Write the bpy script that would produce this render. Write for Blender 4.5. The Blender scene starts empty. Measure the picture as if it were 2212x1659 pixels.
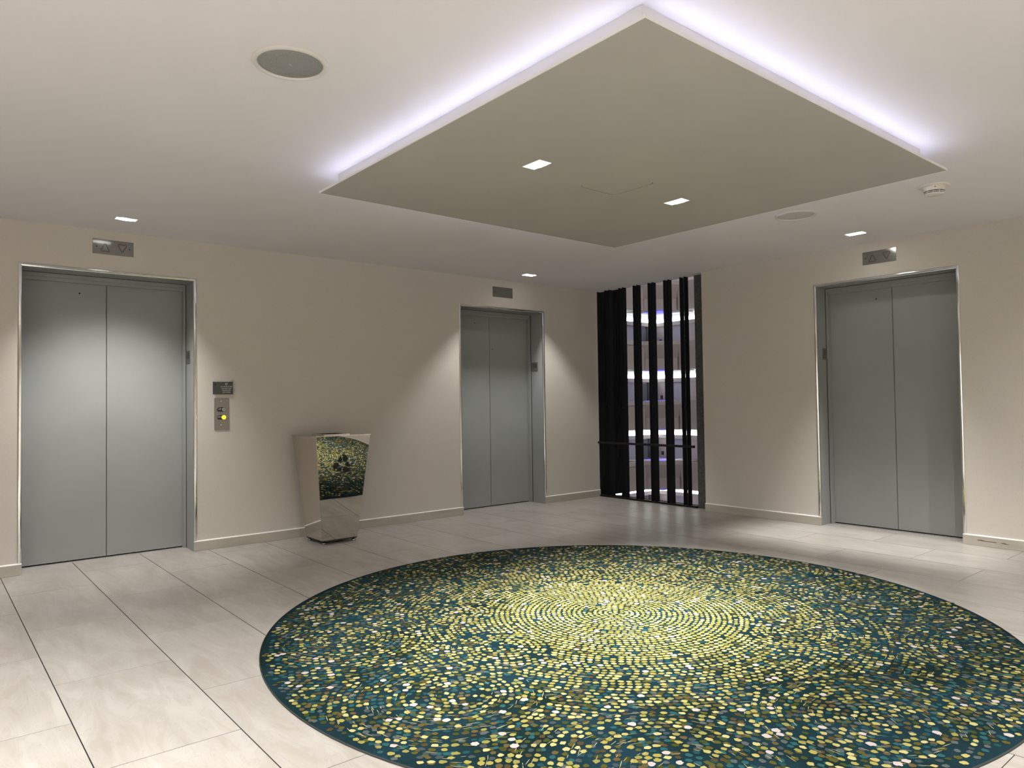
import bpy, bmesh, math, random
from mathutils import Vector, Matrix
sc = bpy.context.scene
COL = sc.collection
random.seed(7)

# ------------------------------------------------------------------ camera
FPX, PIT, ROL, YAW = 1550.67, 0.025, -0.0139, 0.6916
CAM = Vector((-6.1906, -5.9525, 1.1356))
F = Vector((math.cos(PIT)*math.sin(YAW), math.cos(PIT)*math.cos(YAW), math.sin(PIT)))
R0 = Vector((math.cos(YAW), -math.sin(YAW), 0.0)); U0 = R0.cross(F)
Rv = math.cos(ROL)*R0 + math.sin(ROL)*U0
Uv = -math.sin(ROL)*R0 + math.cos(ROL)*U0
cd = bpy.data.cameras.new('camera'); cam = bpy.data.objects.new('camera', cd); COL.objects.link(cam)
cd.sensor_fit = 'HORIZONTAL'; cd.sensor_width = 36.0; cd.lens = FPX/2212*36.0
cd.clip_start = 0.05; cd.clip_end = 200
m = Matrix((Rv, Uv, -F)).transposed().to_4x4(); m.translation = CAM
cam.matrix_world = m
sc.camera = cam

# ------------------------------------------------------------------ world, exposure, light levels
sc.view_settings.view_transform = 'Standard'; sc.view_settings.look = 'None'
sc.view_settings.exposure = 1.33; sc.view_settings.gamma = 1.0
sc.view_settings.use_curve_mapping = False
wd = bpy.data.worlds.new('world'); sc.world = wd; wd.use_nodes = True
wd.node_tree.nodes['Background'].inputs[0].default_value = (0.33, 0.31, 0.315, 1)
wd.node_tree.nodes['Background'].inputs[1].default_value = 0.30
LED_STRENGTH = 11.5                     # cove strips above the floating ceiling panel
SPOT_W = dict(wall_one=92.0, wall_two=48.0, wall_three=168.0, canopy=232.0, behind_one=155.0, fill_three=95.0, behind=355.0)
LAMP_COL = (1.0, 0.985, 0.965)
sk = bpy.data.lights.new('atrium_fill_light', 'AREA'); sk.energy = 420.0; sk.shape = 'SQUARE'; sk.size = 7.0; sk.color = (1.0, 0.95, 0.92)  # overhead area lamp, added to give the far galleries' facets some shading
sko = bpy.data.objects.new('atrium_fill_light', sk); COL.objects.link(sko); sko.location = (14.0, 4.0, 16.0)
sko.rotation_euler = Vector((20.8-14.0, 15.7-4.0, 0-16.0)).to_track_quat('-Z', 'Y').to_euler()

# ------------------------------------------------------------------ materials
def mat(name, rgb, rough=0.6, metal=0.0, spec=0.5, emit=None, es=0.0):
    M = bpy.data.materials.new(name); M.use_nodes = True
    b = M.node_tree.nodes['Principled BSDF']
    b.inputs['Base Color'].default_value = (*rgb, 1); b.inputs['Roughness'].default_value = rough
    b.inputs['Metallic'].default_value = metal; b.inputs['Specular IOR Level'].default_value = spec
    if emit:
        b.inputs['Emission Color'].default_value = (*emit, 1); b.inputs['Emission Strength'].default_value = es
    return M
def nodes(M): return M.node_tree.nodes, M.node_tree.links, M.node_tree.nodes['Principled BSDF']
def noise_color(M, c1, c2, scale, stretch=(1,1,1), detail=5, lo=0.35, hi=0.65, per_object=False, bump=0.0, bscale=None, dist=0.0):
    N, L, b = nodes(M)
    tc = N.new('ShaderNodeTexCoord'); mp = N.new('ShaderNodeMapping'); mp.inputs['Scale'].default_value = stretch
    L.new(tc.outputs['Object'], mp.inputs['Vector']); src = mp.outputs['Vector']
    if per_object:
        oi = N.new('ShaderNodeObjectInfo'); ml = N.new('ShaderNodeMath'); ml.operation = 'MULTIPLY'; ml.inputs[1].default_value = 57.3
        L.new(oi.outputs['Random'], ml.inputs[0]); ad = N.new('ShaderNodeVectorMath'); ad.operation = 'ADD'
        L.new(src, ad.inputs[0]); L.new(ml.outputs[0], ad.inputs[1]); src = ad.outputs[0]
    nz = N.new('ShaderNodeTexNoise'); nz.inputs['Scale'].default_value = scale; nz.inputs['Detail'].default_value = detail
    nz.inputs['Distortion'].default_value = dist
    L.new(src, nz.inputs['Vector'])
    cr = N.new('ShaderNodeValToRGB'); cr.color_ramp.elements[0].position = lo; cr.color_ramp.elements[1].position = hi
    cr.color_ramp.elements[0].color = (*c1, 1); cr.color_ramp.elements[1].color = (*c2, 1)
    L.new(nz.outputs['Fac'], cr.inputs['Fac']); L.new(cr.outputs['Color'], b.inputs['Base Color'])
    if bump:
        n2 = N.new('ShaderNodeTexNoise'); n2.inputs['Scale'].default_value = bscale or scale*4; n2.inputs['Detail'].default_value = 3
        L.new(src, n2.inputs['Vector']); bp = N.new('ShaderNodeBump'); bp.inputs['Strength'].default_value = bump; bp.inputs['Distance'].default_value = 0.002
        L.new(n2.outputs['Fac'], bp.inputs['Height']); L.new(bp.outputs['Normal'], b.inputs['Normal'])
    return M

# woven wallpaper: fine horizontal and vertical threads
M_wall = mat('woven_wallpaper', (0.46, 0.425, 0.375), 0.75, spec=0.25)
def wallpaper(M):
    N, L, b = nodes(M)
    tc = N.new('ShaderNodeTexCoord'); outs = []
    for s in ((60, 60, 900), (500, 500, 40)):
        mp = N.new('ShaderNodeMapping'); mp.inputs['Scale'].default_value = s; L.new(tc.outputs['Object'], mp.inputs['Vector'])
        nz = N.new('ShaderNodeTexNoise'); nz.inputs['Scale'].default_value = 1.0; nz.inputs['Detail'].default_value = 2
        L.new(mp.outputs['Vector'], nz.inputs['Vector']); outs.append(nz.outputs['Fac'])
    ad = N.new('ShaderNodeMath'); ad.operation = 'ADD'; L.new(outs[0], ad.inputs[0]); L.new(outs[1], ad.inputs[1])
    cr = N.new('ShaderNodeValToRGB'); cr.color_ramp.elements[0].position = 0.35; cr.color_ramp.elements[1].position = 0.68
    cr.color_ramp.elements[0].color = (0.51, 0.475, 0.42, 1); cr.color_ramp.elements[1].color = (0.58, 0.545, 0.49, 1)
    hf = N.new('ShaderNodeMath'); hf.operation = 'MULTIPLY'; hf.inputs[1].default_value = 0.5; L.new(ad.outputs[0], hf.inputs[0])
    L.new(hf.outputs[0], cr.inputs['Fac']); L.new(cr.outputs['Color'], b.inputs['Base Color'])
    bp = N.new('ShaderNodeBump'); bp.inputs['Strength'].default_value = 0.25; bp.inputs['Distance'].default_value = 0.001
    L.new(ad.outputs[0], bp.inputs['Height']); L.new(bp.outputs['Normal'], b.inputs['Normal'])
wallpaper(M_wall)
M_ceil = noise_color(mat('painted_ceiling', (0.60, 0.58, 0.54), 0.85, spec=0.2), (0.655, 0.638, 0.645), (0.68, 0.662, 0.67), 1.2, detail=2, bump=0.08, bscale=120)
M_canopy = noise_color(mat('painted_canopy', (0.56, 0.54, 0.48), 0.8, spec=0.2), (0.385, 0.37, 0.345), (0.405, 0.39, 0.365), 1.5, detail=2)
M_core = mat('canopy_core_paint', (0.80, 0.79, 0.79), 0.8, spec=0.2)
M_tile = noise_color(mat('porcelain_tile', (0.56, 0.52, 0.47), 0.34, spec=0.5), (0.325, 0.302, 0.273), (0.385, 0.362, 0.33), 2.2,
                     stretch=(1.6, 0.55, 1), detail=8, lo=0.3, hi=0.62, per_object=True, bump=0.05, bscale=30, dist=1.2)
def tile_veins(M):
    N, L, b = nodes(M)
    tc = N.new('ShaderNodeTexCoord'); oi = N.new('ShaderNodeObjectInfo'); ml = N.new('ShaderNodeMath'); ml.operation = 'MULTIPLY'; ml.inputs[1].default_value = 91.7
    L.new(oi.outputs['Random'], ml.inputs[0]); ad = N.new('ShaderNodeVectorMath'); ad.operation = 'ADD'; L.new(tc.outputs['Object'], ad.inputs[0]); L.new(ml.outputs[0], ad.inputs[1])
    mp = N.new('ShaderNodeMapping'); mp.inputs['Scale'].default_value = (4.2, 0.9, 1); mp.inputs['Rotation'].default_value = (0, 0, 0.22); L.new(ad.outputs[0], mp.inputs['Vector'])
    nz = N.new('ShaderNodeTexNoise'); nz.inputs['Scale'].default_value = 2.3; nz.inputs['Detail'].default_value = 9; nz.inputs['Roughness'].default_value = 0.62; nz.inputs['Distortion'].default_value = 1.6
    L.new(mp.outputs['Vector'], nz.inputs['Vector'])
    cr = N.new('ShaderNodeValToRGB'); e = cr.color_ramp.elements; e[0].position = 0.40; e[0].color = (0.90, 0.875, 0.84, 1); e[1].position = 0.62; e[1].color = (1.05, 1.05, 1.05, 1)
    x = e.new(0.505); x.color = (1, 1, 1, 1); x = e.new(0.52); x.color = (0.90, 0.88, 0.85, 1); x = e.new(0.54); x.color = (1.0, 1.0, 1.0, 1)
    L.new(nz.outputs['Fac'], cr.inputs['Fac'])
    old = b.inputs['Base Color'].links[0].from_socket
    mx = N.new('ShaderNodeMix'); mx.data_type = 'RGBA'; mx.blend_type = 'MULTIPLY'; mx.inputs[0].default_value = 1.0
    L.new(old, mx.inputs[6]); L.new(cr.outputs['Color'], mx.inputs[7]); L.new(mx.outputs[2], b.inputs['Base Color'])
tile_veins(M_tile)
M_grout = mat('dark_grout', (0.022, 0.019, 0.017), 0.95, spec=0.1)
M_base = noise_color(mat('baseboard_tile', (0.42, 0.385, 0.33), 0.5, spec=0.4), (0.37, 0.34, 0.285), (0.44, 0.41, 0.355), 3.0, stretch=(1,1,4), detail=6)
M_strip = mat('white_edge_strip', (0.80, 0.78, 0.74), 0.35)
M_door = noise_color(mat('grey_lift_paint', (0.25, 0.262, 0.255), 0.42, metal=0.0, spec=0.5), (0.245, 0.255, 0.248), (0.258, 0.268, 0.26), 3.0, detail=2, bump=0.03, bscale=200)
M_chrome = noise_color(mat('polished_steel', (0.72, 0.72, 0.71), 0.09, metal=1.0), (0.70, 0.70, 0.69), (0.76, 0.76, 0.75), 4.0, detail=2)
M_brush = noise_color(mat('brushed_steel', (0.38, 0.37, 0.355), 0.11, metal=1.0), (0.34, 0.335, 0.325), (0.39, 0.385, 0.37), 6.0, stretch=(2, 2, 60), detail=3)
M_plate = noise_color(mat('bronze_grey_plate', (0.26, 0.235, 0.215), 0.38, metal=0.6), (0.245, 0.22, 0.2), (0.28, 0.25, 0.23), 6.0, stretch=(2, 2, 50), detail=3)
M_number = mat('number_plate_grey', (0.12, 0.115, 0.105), 0.5, metal=0.3)
M_mirror = mat('mirror_steel', (0.60, 0.565, 0.52), 0.012, metal=1.0)
def mirror_waves(M):
    N, L, b = nodes(M)
    tc = N.new('ShaderNodeTexCoord'); nz = N.new('ShaderNodeTexNoise'); nz.inputs['Scale'].default_value = 1.9; nz.inputs['Detail'].default_value = 0.0
    mp = N.new('ShaderNodeMapping'); mp.inputs['Location'].default_value = (3.1, 1.7, 0.4)
    L.new(tc.outputs['Object'], mp.inputs['Vector']); L.new(mp.outputs['Vector'], nz.inputs['Vector'])
    bp = N.new('ShaderNodeBump'); bp.inputs['Strength'].default_value = 0.5; bp.inputs['Distance'].default_value = 0.02
    L.new(nz.outputs['Fac'], bp.inputs['Height']); L.new(bp.outputs['Normal'], b.inputs['Normal'])
mirror_waves(M_mirror)
M_black = mat('black_symbol', (0.006, 0.006, 0.006), 0.5)
M_rubber = mat('black_rubber', (0.02, 0.02, 0.02), 0.7)
M_gap = mat('shaft_black', (0.004, 0.004, 0.006), 0.9, spec=0.0)
M_sill = mat('lift_sill', (0.50, 0.49, 0.47), 0.35, metal=0.6)
M_sign = noise_color(mat('charcoal_plaque', (0.045, 0.05, 0.048), 0.35), (0.040, 0.045, 0.043), (0.052, 0.057, 0.055), 8.0, detail=2)
M_signtxt = mat('grey_lettering', (0.55, 0.55, 0.53), 0.6)
M_amber = mat('lit_amber', (0.9, 0.6, 0.02), 0.4, emit=(1.0, 0.62, 0.02), es=1.1)
M_amber_dark = mat('amber_arrow', (0.45, 0.10, 0.0), 0.5)
M_button = mat('grey_button', (0.36, 0.36, 0.36), 0.4)
M_screw = mat('screw_head', (0.85, 0.84, 0.82), 0.2, metal=0.8)
M_white = mat('warm_white_plastic', (0.66, 0.62, 0.56), 0.45)
M_grille = noise_color(mat('perforated_grille', (0.23, 0.23, 0.22), 0.6, metal=0.2), (0.25, 0.25, 0.245), (0.30, 0.30, 0.295), 260, detail=1, lo=0.4, hi=0.6, bump=0.2, bscale=420)
M_grille_pale = noise_color(mat('pale_perforated_grille', (0.5, 0.49, 0.48), 0.6), (0.46, 0.45, 0.44), (0.54, 0.53, 0.52), 260, detail=1, lo=0.4, hi=0.6, bump=0.2, bscale=420)
M_rim = mat('speaker_rim', (0.60, 0.58, 0.55), 0.5)
M_slot = mat('slot_dark', (0.01, 0.01, 0.01), 0.8)
M_led = mat('led_strip_light', (0.9, 0.9, 0.95), 0.5, emit=(0.74, 0.76, 1.0), es=LED_STRENGTH)
M_housing = mat('lamp_housing', (0.55, 0.55, 0.54), 0.4)
M_lens = mat('lamp_lens', (0.9, 0.95, 0.93), 0.3, emit=(0.93, 1.0, 0.97), es=14.0)
M_bar = noise_color(mat('black_steel_flat', (0.012, 0.012, 0.013), 0.55, spec=0.15), (0.0020, 0.0020, 0.0022), (0.0045, 0.0045, 0.005), 9, detail=3)
M_rail = mat('dark_bronze_rail', (0.010, 0.009, 0.008), 0.45, spec=0.25)
M_darkwall = noise_color(mat('black_textured_panel', (0.02, 0.02, 0.021), 0.8, spec=0.1), (0.004, 0.004, 0.0045), (0.014, 0.014, 0.015), 30, stretch=(1, 1, 0.12), detail=6)
M_pillar = noise_color(mat('charcoal_plaster', (0.055, 0.057, 0.055), 0.85), (0.045, 0.047, 0.045), (0.075, 0.077, 0.073), 45, detail=6, bump=0.5, bscale=60)
M_stain = mat('brown_scuff', (0.13, 0.09, 0.06), 0.8)

# ------------------------------------------------------------------ mesh helpers
def link(name, bm, material, parent=None, smooth=False):
    me = bpy.data.meshes.new(name); bmesh.ops.recalc_face_normals(bm, faces=bm.faces); bm.to_mesh(me); bm.free()
    for p in me.polygons: p.use_smooth = smooth
    ms = material if isinstance(material, (list, tuple)) else [material]
    for q in ms: me.materials.append(q)
    o = bpy.data.objects.new(name, me); COL.objects.link(o)
    if parent is not None: o.parent = parent
    return o
def tag(o, label=None, cat=None, group=None, kind=None):
    if label: o['label'] = label
    if cat: o['category'] = cat
    if group: o['group'] = group
    if kind: o['kind'] = kind
    return o
def empty(name, loc=(0,0,0), rotz=0.0):
    o = bpy.data.objects.new(name, None); COL.objects.link(o); o.location = loc; o.rotation_euler = (0,0,rotz); o.empty_display_size = 0.1
    return o
def box(bm, x0, x1, y0, y1, z0, z1, bev=0.0, mi=0):
    vs = [bm.verts.new(c) for c in ((x0,y0,z0),(x1,y0,z0),(x1,y1,z0),(x0,y1,z0),(x0,y0,z1),(x1,y0,z1),(x1,y1,z1),(x0,y1,z1))]
    fs = [bm.faces.new([vs[i] for i in q]) for q in ((0,3,2,1),(4,5,6,7),(0,1,5,4),(1,2,6,5),(2,3,7,6),(3,0,4,7))]
    for f in fs: f.material_index = mi
    if bev:
        es = list({e for f in fs for e in f.edges}); bmesh.ops.bevel(bm, geom=es, offset=bev, segments=2, affect='EDGES')
    return fs
def boxo(name, b, material, parent=None, bev=0.0):
    bm = bmesh.new(); box(bm, *b, bev=bev); return link(name, bm, material, parent)
def prism(bm, pts, mapf, w0, w1, mi=0):
    """outline pts in (u,v), extruded from w0 to w1, placed by mapf(u,v,w)"""
    a = [bm.verts.new(mapf(u, v, w0)) for u, v in pts]; b = [bm.verts.new(mapf(u, v, w1)) for u, v in pts]
    n = len(pts); fs = [bm.faces.new(a), bm.faces.new(list(reversed(b)))]
    for i in range(n): fs.append(bm.faces.new((a[i], b[i], b[(i+1) % n], a[(i+1) % n])))
    for f in fs: f.material_index = mi
    return fs
def slab(bm, us, vs, holes, w0, w1, mapf):
    """a slab in u,v with rectangular through holes and closed reveals"""
    U = sorted(set([us[0], us[1]] + [h[0] for h in holes] + [h[1] for h in holes])); V = sorted(set([vs[0], vs[1]] + [h[2] for h in holes] + [h[3] for h in holes]))
    solid = {}
    for i in range(len(U)-1):
        for j in range(len(V)-1):
            cu, cv = (U[i]+U[i+1])/2, (V[j]+V[j+1])/2
            solid[i, j] = not any(h[0] < cu < h[1] and h[2] < cv < h[3] for h in holes)
    cache = {}
    def vt(i, j, w):
        k = (i, j, w)
        if k not in cache: cache[k] = bm.verts.new(mapf(U[i], V[j], w))
        return cache[k]
    for (i, j), s in solid.items():
        if not s: continue
        for w in (w0, w1): bm.faces.new((vt(i,j,w), vt(i+1,j,w), vt(i+1,j+1,w), vt(i,j+1,w)))
        for di, dj, e in ((-1,0,((i,j),(i,j+1))), (1,0,((i+1,j),(i+1,j+1))), (0,-1,((i,j),(i+1,j))), (0,1,((i,j+1),(i+1,j+1)))):
            if not solid.get((i+di, j+dj), False):
                a, b = e; bm.faces.new((vt(*a, w0), vt(*b, w0), vt(*b, w1), vt(*a, w1)))
def cyl(bm, c, r0, r1, z0, z1, n=32, axis='z', mi=0):
    a, b = [], []
    for i in range(n):
        t = 2*math.pi*i/n
        for lst, r, z in ((a, r0, z0), (b, r1, z1)):
            p = (r*math.cos(t), r*math.sin(t), z)
            if axis == 'y': p = (p[0], p[2], p[1])
            if axis == 'x': p = (p[2], p[0], p[1])
            lst.append(bm.verts.new((c[0]+p[0], c[1]+p[1], c[2]+p[2])))
    fs = [bm.faces.new(a), bm.faces.new(b)]
    for i in range(n): fs.append(bm.faces.new((a[i], a[(i+1)%n], b[(i+1)%n], b[i])))
    for f in fs: f.material_index = mi
def lathe(bm, prof, c, n=48, zdir=1, mi=0):
    rings = []
    for r, z in prof:
        if r < 1e-6: rings.append([bm.verts.new((c[0], c[1], c[2]+zdir*z))]); continue
        rings.append([bm.verts.new((c[0]+r*math.cos(2*math.pi*i/n), c[1]+r*math.sin(2*math.pi*i/n), c[2]+zdir*z)) for i in range(n)])
    for a, b in zip(rings, rings[1:]):
        for i in range(n):
            j = (i+1) % n
            if len(a) == 1: f = bm.faces.new((a[0], b[j], b[i]))
            elif len(b) == 1: f = bm.faces.new((a[i], a[j], b[0]))
            else: f = bm.faces.new((a[i], a[j], b[j], b[i]))
            f.material_index = mi
def text_mesh(name, body, size, matw, material, parent=None, extrude=0.0006, align='CENTER', space=1.0):
    cu = bpy.data.curves.new(name, 'FONT'); cu.body = body; cu.size = size; cu.align_x = align; cu.align_y = 'CENTER'
    cu.extrude = extrude; cu.resolution_u = 3; cu.space_line = space
    tmp = bpy.data.objects.new('tmp', cu); COL.objects.link(tmp)
    dg = bpy.context.evaluated_depsgraph_get(); dg.update()
    me = bpy.data.meshes.new_from_object(tmp.evaluated_get(dg)); bpy.data.objects.remove(tmp); bpy.data.curves.remove(cu)
    me.transform(matw); me.materials.clear(); me.materials.append(material); me.name = name
    o = bpy.data.objects.new(name, me); COL.objects.link(o)
    if parent is not None: o.parent = parent
    return o
# frames on the walls: u to the viewer's right, v up, w out of the wall into the lobby
def on_left(x0, y=0.0, z0=0.0): return lambda u, v, w: (x0+u, y-w, z0+v)
def on_right(y0, x=0.0, z0=0.0): return lambda u, v, w: (x-w, y0-u, z0+v)
def matrix_of(mapf):
    o = Vector(mapf(0,0,0)); ex = Vector(mapf(1,0,0))-o; ey = Vector(mapf(0,1,0))-o; ez = Vector(mapf(0,0,1))-o
    M = Matrix((ex, ey, ez)).transposed().to_4x4(); M.translation = o; return M

H = 2.44
OPEN_H = 2.135
E1 = (-5.65, -4.507); E2 = (-1.937, -0.795); E3 = (-3.895, -2.750)      # clear openings
DOOR_D = {1: 0.25, 2: 0.255, 3: 0.215}
XMIN, YMIN = -9.2, -8.6
WT = 0.34

# ------------------------------------------------------------------ floor with its tiles
fl = boxo('floor', (XMIN, 0.30, YMIN, 0.30, -0.12, -0.0009), M_grout); tag(fl, kind='structure')
TX0, TW, TY0, TU = -5.7564, 0.4481, -0.19, 0.4542
tile_cache = {}
def tile_mesh(w, l):
    k = (round(w, 3), round(l, 3))
    if k not in tile_cache:
        bm = bmesh.new(); box(bm, -w/2, w/2, -l/2, l/2, -0.009, 0.0)
        me = bpy.data.meshes.new('tile'); bm.to_mesh(me); bm.free(); me.materials.append(M_tile); tile_cache[k] = me
    return tile_cache[k]
for c in range(-8, 14):
    x0 = TX0 + c*TW; x1 = x0 + TW
    xe = 0.235 if x1 > 0 else 0.26
    x0, x1 = max(x0, XMIN), min(x1, 0.235)
    if x1 - x0 < 0.03: continue
    k = -1 if c % 2 == 0 else -2
    while True:
        ya = TY0 - k*TU; yb = ya - 2*TU; k += 2
        if ya < YMIN: break
        ya, yb = min(ya, 0.245), max(yb, YMIN)
        if ya - yb < 0.02: continue
        w, l = x1-x0-0.0042, ya-yb-0.0030
        o = bpy.data.objects.new('tile', tile_mesh(w, l)); o.parent = fl
        o.location = ((x0+x1)/2, (ya+yb)/2, random.uniform(-0.0002, 0)); COL.objects.link(o)

# ------------------------------------------------------------------ ceiling
lamp_holes = {'wall_one': (-5.153, -5.013, -0.480, -0.400), 'wall_two': (-1.408, -1.268, -0.435, -0.350),
              'wall_three': (-0.468, -0.382, -3.392, -3.250)}
behind = {'behind_one': (-6.44, -6.36, -3.30, -3.16), 'fill_two': (-5.15, -5.01, -6.9, -6.82), 'fill_three': (-1.7, -1.56, -6.3, -6.22), 'fill_four': (-7.9, -7.76, -5.3, -5.22)}  # two to four are unseen downlights, added as fill for the lobby
core = (-4.36, -2.12, -4.44, -2.222)      # x0,x1,y0,y1 of the upstand
bm = bmesh.new()
slab(bm, (XMIN, 0.14), (YMIN, 0.36), list(lamp_holes.values())+list(behind.values()), H, H+0.16, lambda u, v, w: (u, v, w))
ceil = link('ceiling', bm, M_ceil); tag(ceil, kind='structure')

# ------------------------------------------------------------------ walls
bm = bmesh.new()
slab(bm, (XMIN, 0.078), (0.0, H), [(E1[0], E1[1], -0.0, OPEN_H), (E2[0], E2[1], -0.0, OPEN_H)], 0.0, WT, lambda u, v, w: (u, w, v))
wl = link('wall_left', bm, M_wall); tag(wl, kind='structure')
bm = bmesh.new()
slab(bm, (YMIN, -1.545), (0.0, H), [(E3[0], E3[1], 0.0, OPEN_H)], 0.0, WT, lambda u, v, w: (w, u, v))
wr = link('wall_right', bm, M_wall); tag(wr, kind='structure')
w = boxo('wall_back', (XMIN, 0.34, YMIN-0.2, YMIN, 0, H), M_wall); tag(w, kind='structure')
w = boxo('wall_far_left', (XMIN-0.2, XMIN, YMIN-0.2, WT, 0, H), M_wall); tag(w, kind='structure')

# ------------------------------------------------------------------ baseboards, in tile pieces with a white edge strip
def baseboard(name, path, joints_every=0.9):
    """path: list of xy points along the wall face; pieces stand 11 mm proud of it, to the path's right side"""
    par = empty(name); tag(par, kind='structure')
    t, h = 0.011, 0.072
    for i, (a, b) in enumerate(zip(path, path[1:])):
        a, b = Vector(a), Vector(b); d = b-a; Ln = d.length; d.normalize(); nrm = Vector((d.y, -d.x))
        nseg = max(1, int(round(Ln/joints_every)))
        ext0 = t if i > 0 else 0; ext1 = t if i < len(path)-2 else 0
        for s in range(nseg):
            s0 = Ln*s/nseg - (ext0 if s == 0 else 0) + (0.0012 if s else 0); s1 = Ln*(s+1)/nseg + (ext1 if s == nseg-1 else 0)
            if (s == 0 and i > 0): s0 += t                    # butt joint at the outer corner
            bm = bmesh.new(); mp = lambda u, v, w: (a.x+d.x*u+nrm.x*w, a.y+d.y*u+nrm.y*w, v)
            prism(bm, [(s0, 0.001), (s1, 0.001), (s1, h), (s0, h)], mp, 0.0, t)
            link('baseboard_tile', bm, M_base, par)
            bm = bmesh.new()
            mp2 = lambda u, v, w: (a.x+d.x*w+nrm.x*u, a.y+d.y*w+nrm.y*u, v)
            prism(bm, [(0, h), (t+0.0005, h), (t+0.0005, h+0.003), (t-0.002, h+0.007), (0.0, h+0.009)], mp2, s0, s1)
            link('edge_strip', bm, M_strip, par)
    return par
jd = 0.185
baseboard('baseboard_left', [(XMIN, 0), (E1[0], 0), (E1[0], jd)])
baseboard('baseboard_left_middle', [(E1[1], jd), (E1[1], 0), (E2[0], 0), (E2[0], jd)])
baseboard('baseboard_left_end', [(E2[1], jd), (E2[1], 0), (0.078, 0)])
baseboard('baseboard_right', [(0, -1.545), (0, E3[1]), (jd, E3[1])])
baseboard('baseboard_right_near', [(jd, E3[0]), (0, E3[0]), (0, YMIN)])
bm = bmesh.new()       # brown scuff on the right baseboard
mp = on_right(-3.98, -0.0112)
prism(bm, [(0.0,0.045),(0.03,0.049),(0.06,0.042),(0.12,0.044),(0.135,0.038),(0.10,0.037),(0.05,0.037),(0.0,0.041)], mp, 0, 0.0004)
prism(bm, [(0.15,0.041),(0.175,0.045),(0.20,0.038),(0.215,0.035),(0.18,0.034)], mp, 0, 0.0004)
o = link('baseboard_scuff', bm, M_stain, bpy.data.objects['baseboard_right_near']); o['label'] = 'brown scuff mark'

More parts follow.
